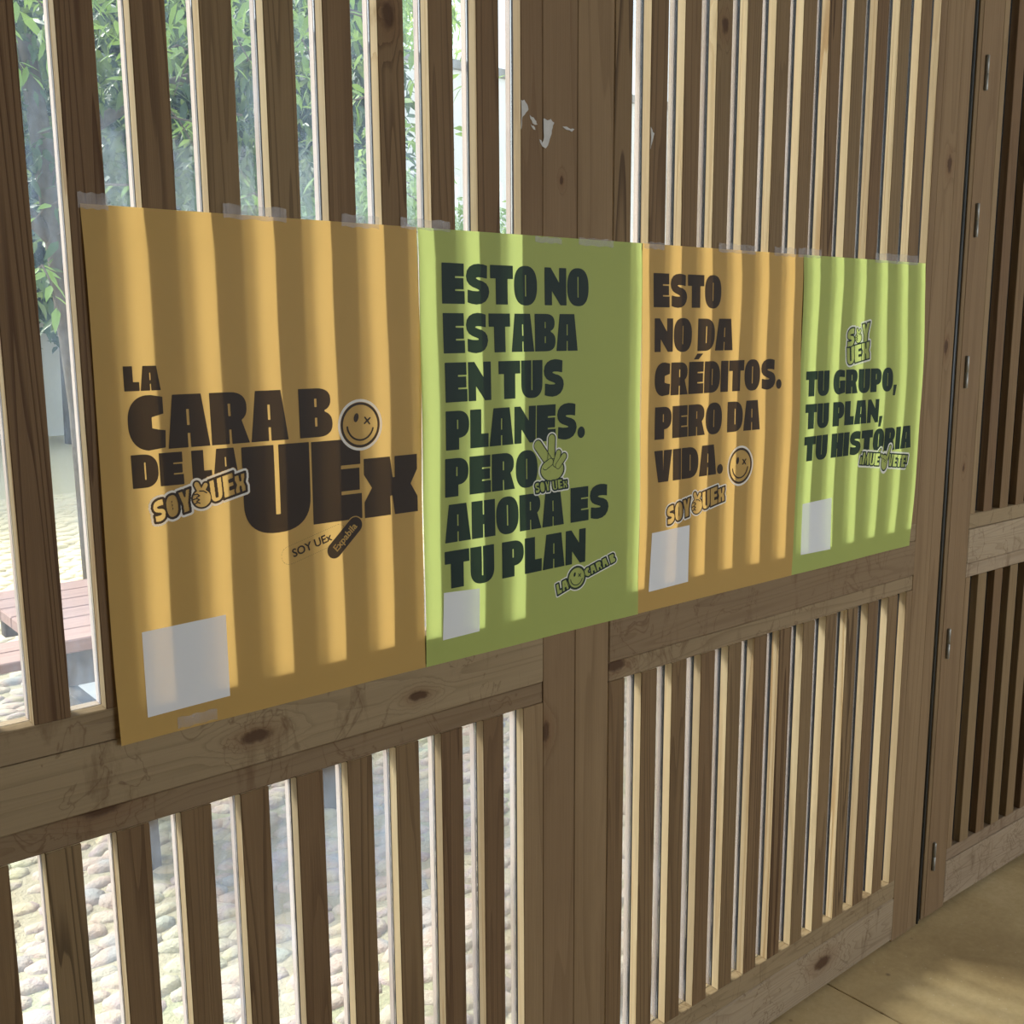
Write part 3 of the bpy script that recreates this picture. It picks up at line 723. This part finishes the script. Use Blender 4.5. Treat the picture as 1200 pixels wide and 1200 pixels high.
def st_move(g):
    D = g.full(60); m = g.full(60)
    q = quadmap((250, 441), (455, 464), (451, 495), (247, 471))
    for t, a, b in (('¡MUE', 0, .40), ('VETE!', .585, 1)):
        for gl in word(t, 0, 0, 0, 0, gap=0, s=.12, mp=lambda p, r, a=a, b=b: q(a+(b-a)*p, r)):
            g.poly(D, gl[:1], 30)
            for l in gl: d1 = g.full(60); g.poly(d1, [l], 30); m = np.minimum(m, np.abs(d1)-.5)
    ac = g.stroke([q(.365, 1.12), q(.395, 1.30)], 2.0); D = np.minimum(D, ac); m = np.minimum(m, np.abs(ac)-.5)
    pal = g.ell(*q(.50, .30), 13, 19); f1 = g.stroke([q(.55, .6), q(.585, 1.55)], 4.6); th = g.stroke([q(.43, .80), q(.50, .62)], 4.6)
    s = np.minimum.reduce([pal, f1, th]); ln = np.minimum(g.stroke([q(.46, .62), q(.52, .45), q(.55, .62)], .6), g.stroke([q(.49, .42), q(.53, .3)], .5))
    m = np.maximum(m, -(s-.2)); m = np.minimum.reduce([m, np.maximum(ln, s), np.abs(s)-.55])
    return np.minimum(D, s), m
S4 = [((160, 125, 282, 252, st_block, 1.6, 3.6), 'square outlined lettering print with a hand'), ((232, 410, 472, 512, st_move, 1.8, 4.0), 'outlined lettering print around a pointing hand')]

make_poster(0, 'orange', 'ink_brown', 'large orange poster lettered LA CARA B DE LA UEx, leftmost and nearest', P1, S1,
            ((38.8, 551.2), (158.2, 548.3), (157.7, 667.5), (38.2, 670)), [(-.003, .034, 1.817, 1.836), (.186, .2795, 1.817, 1.8355), (.368, .432, 1.8165, 1.834), (.079, .137, 1.126, 1.142)], True)
make_poster(1, 'green', 'ink_green', 'lime green poster beginning ESTO NO ESTABA, between the two orange posters', P2, S2,
            ((36.8, 580), (110.4, 584), (110.4, 659), (34.1, 660.5)), [(.470, .563, 1.8195, 1.835), (.740, .800, 1.812, 1.8215), (.840, .925, 1.812, 1.8245)])
make_poster(2, 'orange', 'ink_brown', 'orange poster lettered ESTO NO DA CRÉDITOS, third from the left', P3, S3,
            ((35.1, 543.9), (147.6, 541.9), (148.5, 658.9), (31.9, 661)), [(1.005, 1.06, 1.814, 1.826), (1.2165, 1.334, 1.8165, 1.8335), (1.395, 1.47, 1.817, 1.8345)])
make_poster(3, 'green', 'ink_green', 'lime green poster beginning TU GRUPO, farthest right beside the broad stile', P4, S4,
            ((31, 541.6), (143.6, 539.2), (144.1, 660), (31.3, 658)), [(1.478, 1.562, 1.818, 1.836), (1.774, 1.962, 1.817, 1.8385)])

# torn paper residue left on the middle post and on the next slat
def residue(pts_list, lab):
    V, Fc = [], []
    for pts in pts_list:
        k = len(V); n = len(pts)
        P_ = []
        for a, b in zip(pts, pts[1:]+pts[:1]):
            P_.append(a); P_.append(((a[0]+b[0])/2+random.uniform(-.0015, .0015), (a[1]+b[1])/2+random.uniform(-.0015, .0015)))
        n = len(P_)
        V += [(x, -.0006, z) for x, z in P_]+[(x, .0004, z) for x, z in P_]
        Fc += [tuple(range(k, k+n))]+[(k+j, k+n+j, k+n+(j+1) % n, k+(j+1) % n) for j in range(n)]
    o = from_lists('paper_residue', V, Fc, M['paint']); tag(o, lab, 'paper scrap'); return o
residue([[(.712, 2.035), (.718, 2.036), (.724, 2.030), (.727, 2.022), (.722, 2.017), (.718, 2.012), (.713, 2.004), (.7115, 1.99)],
         [(.730, 2.014), (.738, 2.011), (.744, 2.006), (.747, 2.001), (.741, 2.000), (.734, 2.006)], [(.732, 2.000), (.738, 1.998), (.742, 1.992), (.736, 1.994)],
         [(.760, 2.012), (.768, 2.010), (.776, 2.013), (.784, 2.008), (.780, 1.999), (.778, 1.990), (.772, 1.976), (.765, 1.965), (.757, 1.968), (.751, 1.978), (.757, 1.973), (.761, 1.982)],
         [(.803, 2.004), (.812, 2.005), (.822, 2.002), (.830, 2.003), (.824, 1.998), (.812, 2.000)]],
        'whitish torn paper residue on the broad middle post above the lime poster')
residue([[(1.019, 2.028), (1.023, 2.024), (1.029, 2.018), (1.026, 2.010), (1.022, 1.998), (1.019, 1.990)]], 'small whitish paper residue on the slat just right of the middle post')

# ------------------------------------------------------------------ outdoors
GZ = .08
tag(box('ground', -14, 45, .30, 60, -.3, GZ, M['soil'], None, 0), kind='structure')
ground = bpy.data.objects['ground']
def ring_stone(cx, cy, rx, ry, rot, h):
    V = []; n = 7; off = [random.uniform(.74, 1.2) for _ in range(n)]
    for r_, z in ((1, -.01), (.86, .62*h), (.5, h)):
        for k in range(n):
            a = 2*math.pi*k/n; x, y = r_*rx*off[k]*math.cos(a), r_*ry*off[k]*math.sin(a)
            V.append((cx+x*math.cos(rot)-y*math.sin(rot), cy+x*math.sin(rot)+y*math.cos(rot), z))
    V.append((cx, cy, h*1.05)); Fc = []
    for q in (0, 1):
        for k in range(n): Fc.append((q*n+k, q*n+(k+1) % n, (q+1)*n+(k+1) % n, (q+1)*n+k))
    for k in range(n): Fc.append((2*n+k, 2*n+(k+1) % n, 3*n))
    return V, Fc
variants = []
for k in range(10):
    V, Fc = ring_stone(0, 0, random.uniform(.044, .086), random.uniform(.030, .050), random.uniform(-.3, .3), random.uniform(.013, .022))
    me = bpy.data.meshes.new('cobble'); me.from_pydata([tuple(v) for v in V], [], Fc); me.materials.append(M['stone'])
    me.polygons.foreach_set('use_smooth', [True]*len(me.polygons)); variants.append(me)
cands = []
row = 0; y = .33
while y < 9.5:
    sc_ = 1.0 if y < 3.4 else 1.35
    x = -1.2+(row % 2)*.052*sc_; xmax = 3.0+y*1.1
    while x < xmax:
        cands.append((x+random.uniform(-.022, .022), y+random.uniform(-.016, .016), random.uniform(-.6, .4), sc_*random.uniform(.8, 1.15)))
        x += .106*sc_
    y += .067*sc_; row += 1
def project(P):
    d = Vector(P)-C0; z = d.dot(F)
    return (600+1225.3*d.dot(R)/z, 600-1225.3*d.dot(U)/z, z)
near, rest = [], []
for c in cands:
    px, py, dz = project((c[0], c[1], GZ))
    (near if (py > 880 and -5 < px < 640 and py < 1230) else rest).append((dz, c))
near.sort(key=lambda t: t[0]); rest += near[290:]; near = near[:290]
for _, (x, y, a, s) in near:
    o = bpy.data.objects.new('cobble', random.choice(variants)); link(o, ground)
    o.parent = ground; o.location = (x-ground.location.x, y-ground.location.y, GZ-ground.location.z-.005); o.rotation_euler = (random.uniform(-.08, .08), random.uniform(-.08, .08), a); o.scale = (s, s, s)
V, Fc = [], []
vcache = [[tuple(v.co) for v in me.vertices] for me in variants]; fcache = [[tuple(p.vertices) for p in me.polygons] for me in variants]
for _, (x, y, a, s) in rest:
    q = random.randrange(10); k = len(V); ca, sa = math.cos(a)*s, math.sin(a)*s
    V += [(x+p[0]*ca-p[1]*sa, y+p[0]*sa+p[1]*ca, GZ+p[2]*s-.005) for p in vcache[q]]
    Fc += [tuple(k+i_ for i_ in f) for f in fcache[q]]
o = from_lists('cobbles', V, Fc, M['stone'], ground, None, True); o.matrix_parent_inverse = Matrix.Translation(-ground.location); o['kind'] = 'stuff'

# white boundary wall with grey coping, far across the yard
gw = empty('garden_wall', (15, 16, 0), label='long white rendered wall with a grey coping across the yard', cat='wall')
for n, a in (('wall_face', (-12, 40, 16, 16.35, -.1, 6.75, 'render_wall')), ('coping', (-12, 40, 15.93, 16.42, 6.75, 6.92, 'coping'))):
    o = box(n, *a[:6], M[a[6]], None, .01); o.parent = gw; o.matrix_parent_inverse = Matrix.Translation((-15, -16, 0))
# unseen brown pier added outside to keep light off the hinged leaf
o = box('light_blocker', 2.20, 4.6, .17, .55, .02, 3.4, M['blocker'], None, .01); tag(o, 'added unseen brown pier just outside the hinged leaf', 'blocker')

# picnic table
tb = empty('picnic_table', (1.3, 1.9, GZ), label='weathered reddish picnic table with an attached bench on the cobbles', cat='table')
def tpart(n, a, mat='plank', b=.004, rot=None):
    o = box(n, *a, M[mat], None, b); o.location -= Vector((1.3, 1.9, GZ)); o.parent = tb
    if rot: o.rotation_euler = rot
    return o
for k in range(6): tpart('tabletop_plank', (.335, 1.30, 1.545+.121*k, 1.545+.121*k+.115, .800, .838))
tpart('apron', (.38, 1.26, 1.56, 1.60, .70, .80), 'bark'); tpart('apron', (.38, 1.26, 2.19, 2.23, .70, .80), 'bark')
for k in range(2): tpart('bench_plank', (.36, 1.28, 2.46+.142*k, 2.46+.142*k+.136, .500, .536))
tpart('footing', (.80, 1.06, 2.30, 3.28, .075, .135), 'coping')
for xx in (.54, 1.15):
    tpart('crossbeam', (xx, xx+.05, 1.62, 2.74, .43, .50), 'bark')
    for y0, y1 in ((1.62, 1.66), (2.50, 2.14)):
        V, Fc = [], []
        for (yy, zz) in ((y0, GZ), (y1, .80)):
            for dx, dy in ((0, -.06), (.07, -.06), (.07, .06), (0, .06)): V.append((xx+dx-1.3, yy+dy-1.9, zz-GZ))
        Fc = [(0, 1, 2, 3), (7, 6, 5, 4)]+[(k, k+4, (k+1) % 4+4, (k+1) % 4) for k in range(4)]
        o = from_lists('leg', V, Fc, M['bark']); o.parent = tb

# foliage
def leaf_shape(L, W_):
    pts = [(0, 0, 0), (.3*L, W_/2, .02*L), (.3*L, -W_/2, .02*L), (.65*L, W_*.38, -.03*L), (.65*L, -W_*.38, -.03*L), (L, 0, -.14*L), (.32*L, 0, -.02*L), (.66*L, 0, -.07*L)]
    return pts, [(0, 6, 1), (0, 2, 6), (1, 6, 7, 3), (2, 4, 7, 6), (3, 7, 5), (4, 5, 7)]
def foliage_mesh(blobs, n, L, mat, name, parent, droop=.5, aspect=.28, loc=Vector((0, 0, 0))):
    pts, fc = leaf_shape(1, aspect); pts = np.array(pts); nv = len(pts)
    tot = sum(b[3]*b[4]*b[5] for b in blobs); V = []; Fc = []
    for (bx, by, bz, rx, ry, rz) in blobs:
        k = max(10, int(n*rx*ry*rz/tot))
        # leaves grow in tufts around twig points
        nt_ = max(3, k//9)
        tw = rng.normal(size=(nt_, 3)); tw /= np.linalg.norm(tw, axis=1)[:, None]; tw *= (rng.uniform(.25, 1, (nt_, 1))**.5)
        tw = tw*np.array([rx, ry, rz])+np.array([bx, by, bz])
        ps = tw[rng.integers(0, nt_, k)]+rng.normal(size=(k, 3))*L*.7
        yaw = rng.uniform(0, 2*np.pi, k); pit = rng.normal(-droop, .5, k); rol = rng.uniform(-.9, .9, k); sz = L*rng.uniform(.65, 1.25, k)
        cy_, sy_ = np.cos(yaw), np.sin(yaw); cp, sp = np.cos(pit), np.sin(pit); cr, sr_ = np.cos(rol), np.sin(rol)
        X = np.stack([cy_*cp, sy_*cp, sp], 1); Yv = np.stack([-sy_, cy_, 0*cy_], 1); Z = np.cross(X, Yv)
        Y2 = Yv*cr[:, None]+Z*sr_[:, None]; Z2 = -Yv*sr_[:, None]+Z*cr[:, None]
        A = ps[:, None, :]+sz[:, None, None]*(pts[None, :, 0:1]*X[:, None, :]+pts[None, :, 1:2]*Y2[:, None, :]+pts[None, :, 2:3]*Z2[:, None, :])
        base = len(V); V += A.reshape(-1, 3).tolist()
        for q in range(k):
            o_ = base+q*nv; Fc += [tuple(o_+i_ for i_ in f) for f in fc]
    o = from_lists(name, V, Fc, M[mat], None, None, True); o.parent = parent; o.matrix_parent_inverse = Matrix.Translation(-parent.location); o['kind'] = 'stuff'
    return o
def tree(lab, base, trunk, blobs, n, L, mat, group=None, droop=.5, limbs=(), aspect=.28):
    r = empty('tree', base, label=lab, cat='tree', group=group); inv = Matrix.Translation(-Vector(base))
    V, Fc = tube(trunk[0], trunk[1], 12); o = from_lists('trunk', V, Fc, M['bark'], None, None, True); o.parent = r; o.matrix_parent_inverse = inv
    for pts, rr in limbs:
        V, Fc = tube(pts, rr, 8); o = from_lists('branch', V, Fc, M['bark'], None, None, True); o.parent = r; o.matrix_parent_inverse = inv
    foliage_mesh(blobs, n, L, mat, 'foliage', r, droop, aspect)
    return r
t1 = tree('slim grey-trunked tree with drooping leaves beyond the picnic table', (1.72, 5.4, GZ),
     ([(1.72, 5.4, GZ-.02), (1.70, 5.41, 1.2), (1.64, 5.45, 2.2), (1.55, 5.5, 3.4)], [.10, .085, .075, .05]),
     [(1.6, 5.7, 4.3, 2.2, .8, 1.5), (.5, 5.6, 3.1, 1.1, .6, .8), (2.6, 5.7, 3.0, 1.2, .6, .8), (1.5, 5.6, 2.3, .9, .55, .55), (3.4, 5.8, 3.3, .9, .6, .8), (2.4, 5.6, 2.4, .9, .5, .5)],
     8000, .14, 'leaf_dark', limbs=[([(1.64, 5.45, 2.2), (1.0, 5.5, 2.9), (.4, 5.6, 3.3)], [.05, .035, .02]), ([(1.6, 5.48, 2.7), (2.3, 5.6, 3.2), (3.2, 5.7, 3.6)], [.05, .035, .02])])
# nearer hanging sprays whose leaves can be told apart
lp, lf = leaf_shape(1, .30)
lm = bpy.data.meshes.new('leaf'); lm.from_pydata(lp, [], lf); lm.materials.append(M['leaf']); lm.polygons.foreach_set('use_smooth', [True]*len(lf))
near_tree = empty('tree', (-.6, 3.6, GZ), label='young leafy tree with bright drooping sprays close outside the left slats', cat='tree')
V, Fc = tube([(-.6, 3.6, GZ-.02), (-.62, 3.6, 1.4), (-.5, 3.55, 2.6), (-.2, 3.5, 3.6)], [.06, .05, .04, .02], 10); o = from_lists('trunk', V, Fc, M['bark'], None, None, True); o.parent = near_tree; o.matrix_parent_inverse = Matrix.Translation(-near_tree.location)
cnt = 0
for k in range(30):
    x = random.uniform(-.1, 3.0); yy = random.uniform(3.0, 4.3); z = random.uniform(1.85, 3.3)
    L_ = random.uniform(.35, .7); a = random.uniform(0, 6.28)
    pts = [(x+math.cos(a)*L_*t, yy+math.sin(a)*L_*t*.6, z+.15*t-.5*t*t*L_*1.6) for t in (0, .33, .66, 1)]
    V, Fc = tube(pts, [.006, .005, .004, .002], 5); o = from_lists('twig', V, Fc, M['bark']); o.parent = near_tree; o.matrix_parent_inverse = Matrix.Translation(-near_tree.location)
    for j in range(9):
        t = (j+.7)/9.3; i_ = min(2, int(t*3)); f_ = t*3-i_; p = Vector(pts[i_]).lerp(Vector(pts[i_+1]), f_)
        o = bpy.data.objects.new('leaf', lm); link(o); o.parent = near_tree; o.location = p-near_tree.location
        s = random.uniform(.07, .12); o.scale = (s, s, s); o.rotation_euler = (random.uniform(-.7, .7), random.uniform(.1, 1.0), a+random.choice((-1, 1))*random.uniform(.5, 1.2))
        cnt += 1
limbs = []
V, Fc = tube([(-.5, 3.55, 2.6), (.6, 3.5, 3.1), (1.8, 3.6, 3.4), (3.0, 3.7, 3.3)], [.035, .028, .02, .01], 8); o = from_lists('branch', V, Fc, M['bark'], None, None, True); o.parent = near_tree; o.matrix_parent_inverse = Matrix.Translation(-near_tree.location)
foliage_mesh([(.4, 3.9, 3.4, 1.2, .6, .6), (1.8, 4.0, 3.5, 1.4, .6, .6), (3.1, 4.1, 3.3, .9, .5, .6)], 1500, .13, 'leaf', 'foliage', near_tree)
tree('big dark tree filling the yard behind the left slats', (4.6, 14.6, GZ), ([(4.6, 14.6, GZ-.02), (4.6, 14.6, 2.2), (4.7, 14.6, 5.5)], [.28, .24, .15]),
     [(3.6, 14.6, 5.6, 3.6, 1.0, 3.4), (7.6, 14.7, 5.6, 2.8, .9, 3.3), (.6, 14.4, 6.0, 3.0, 1.0, 3.6), (5.8, 14.3, 3.0, 3.2, .8, 1.4), (2.4, 14.3, 3.2, 2.2, .8, 1.3), (9.2, 14.5, 3.4, 1.4, .8, 1.5)], 40000, .34, 'leaf_dark')
tree('bright bushy tree growing before the white wall', (8.6, 11.0, GZ), ([(8.6, 11.0, GZ-.02), (8.6, 11.0, 1.5), (8.7, 11.0, 2.6)], [.12, .1, .07]),
     [(7.4, 11.0, 2.8, 1.6, .8, 1.2), (9.0, 11.1, 2.5, 1.5, .8, 1.0), (10.7, 11.3, 2.3, 1.5, .8, .85), (5.9, 11.0, 2.5, 1.3, .8, 1.0)], 15000, .17, 'leaf_pale')
tree('tall pale tree whose crown rises over the coping of the white wall', (12.5, 19.5, GZ), ([(12.5, 19.5, GZ-.02), (12.5, 19.5, 5), (12.6, 19.5, 8)], [.25, .2, .12]),
     [(11.5, 19.5, 8.6, 2.6, 1.5, 2.6), (14.0, 19.8, 8.4, 1.6, 1.2, 2.2)], 9000, .26, 'leaf_pale')
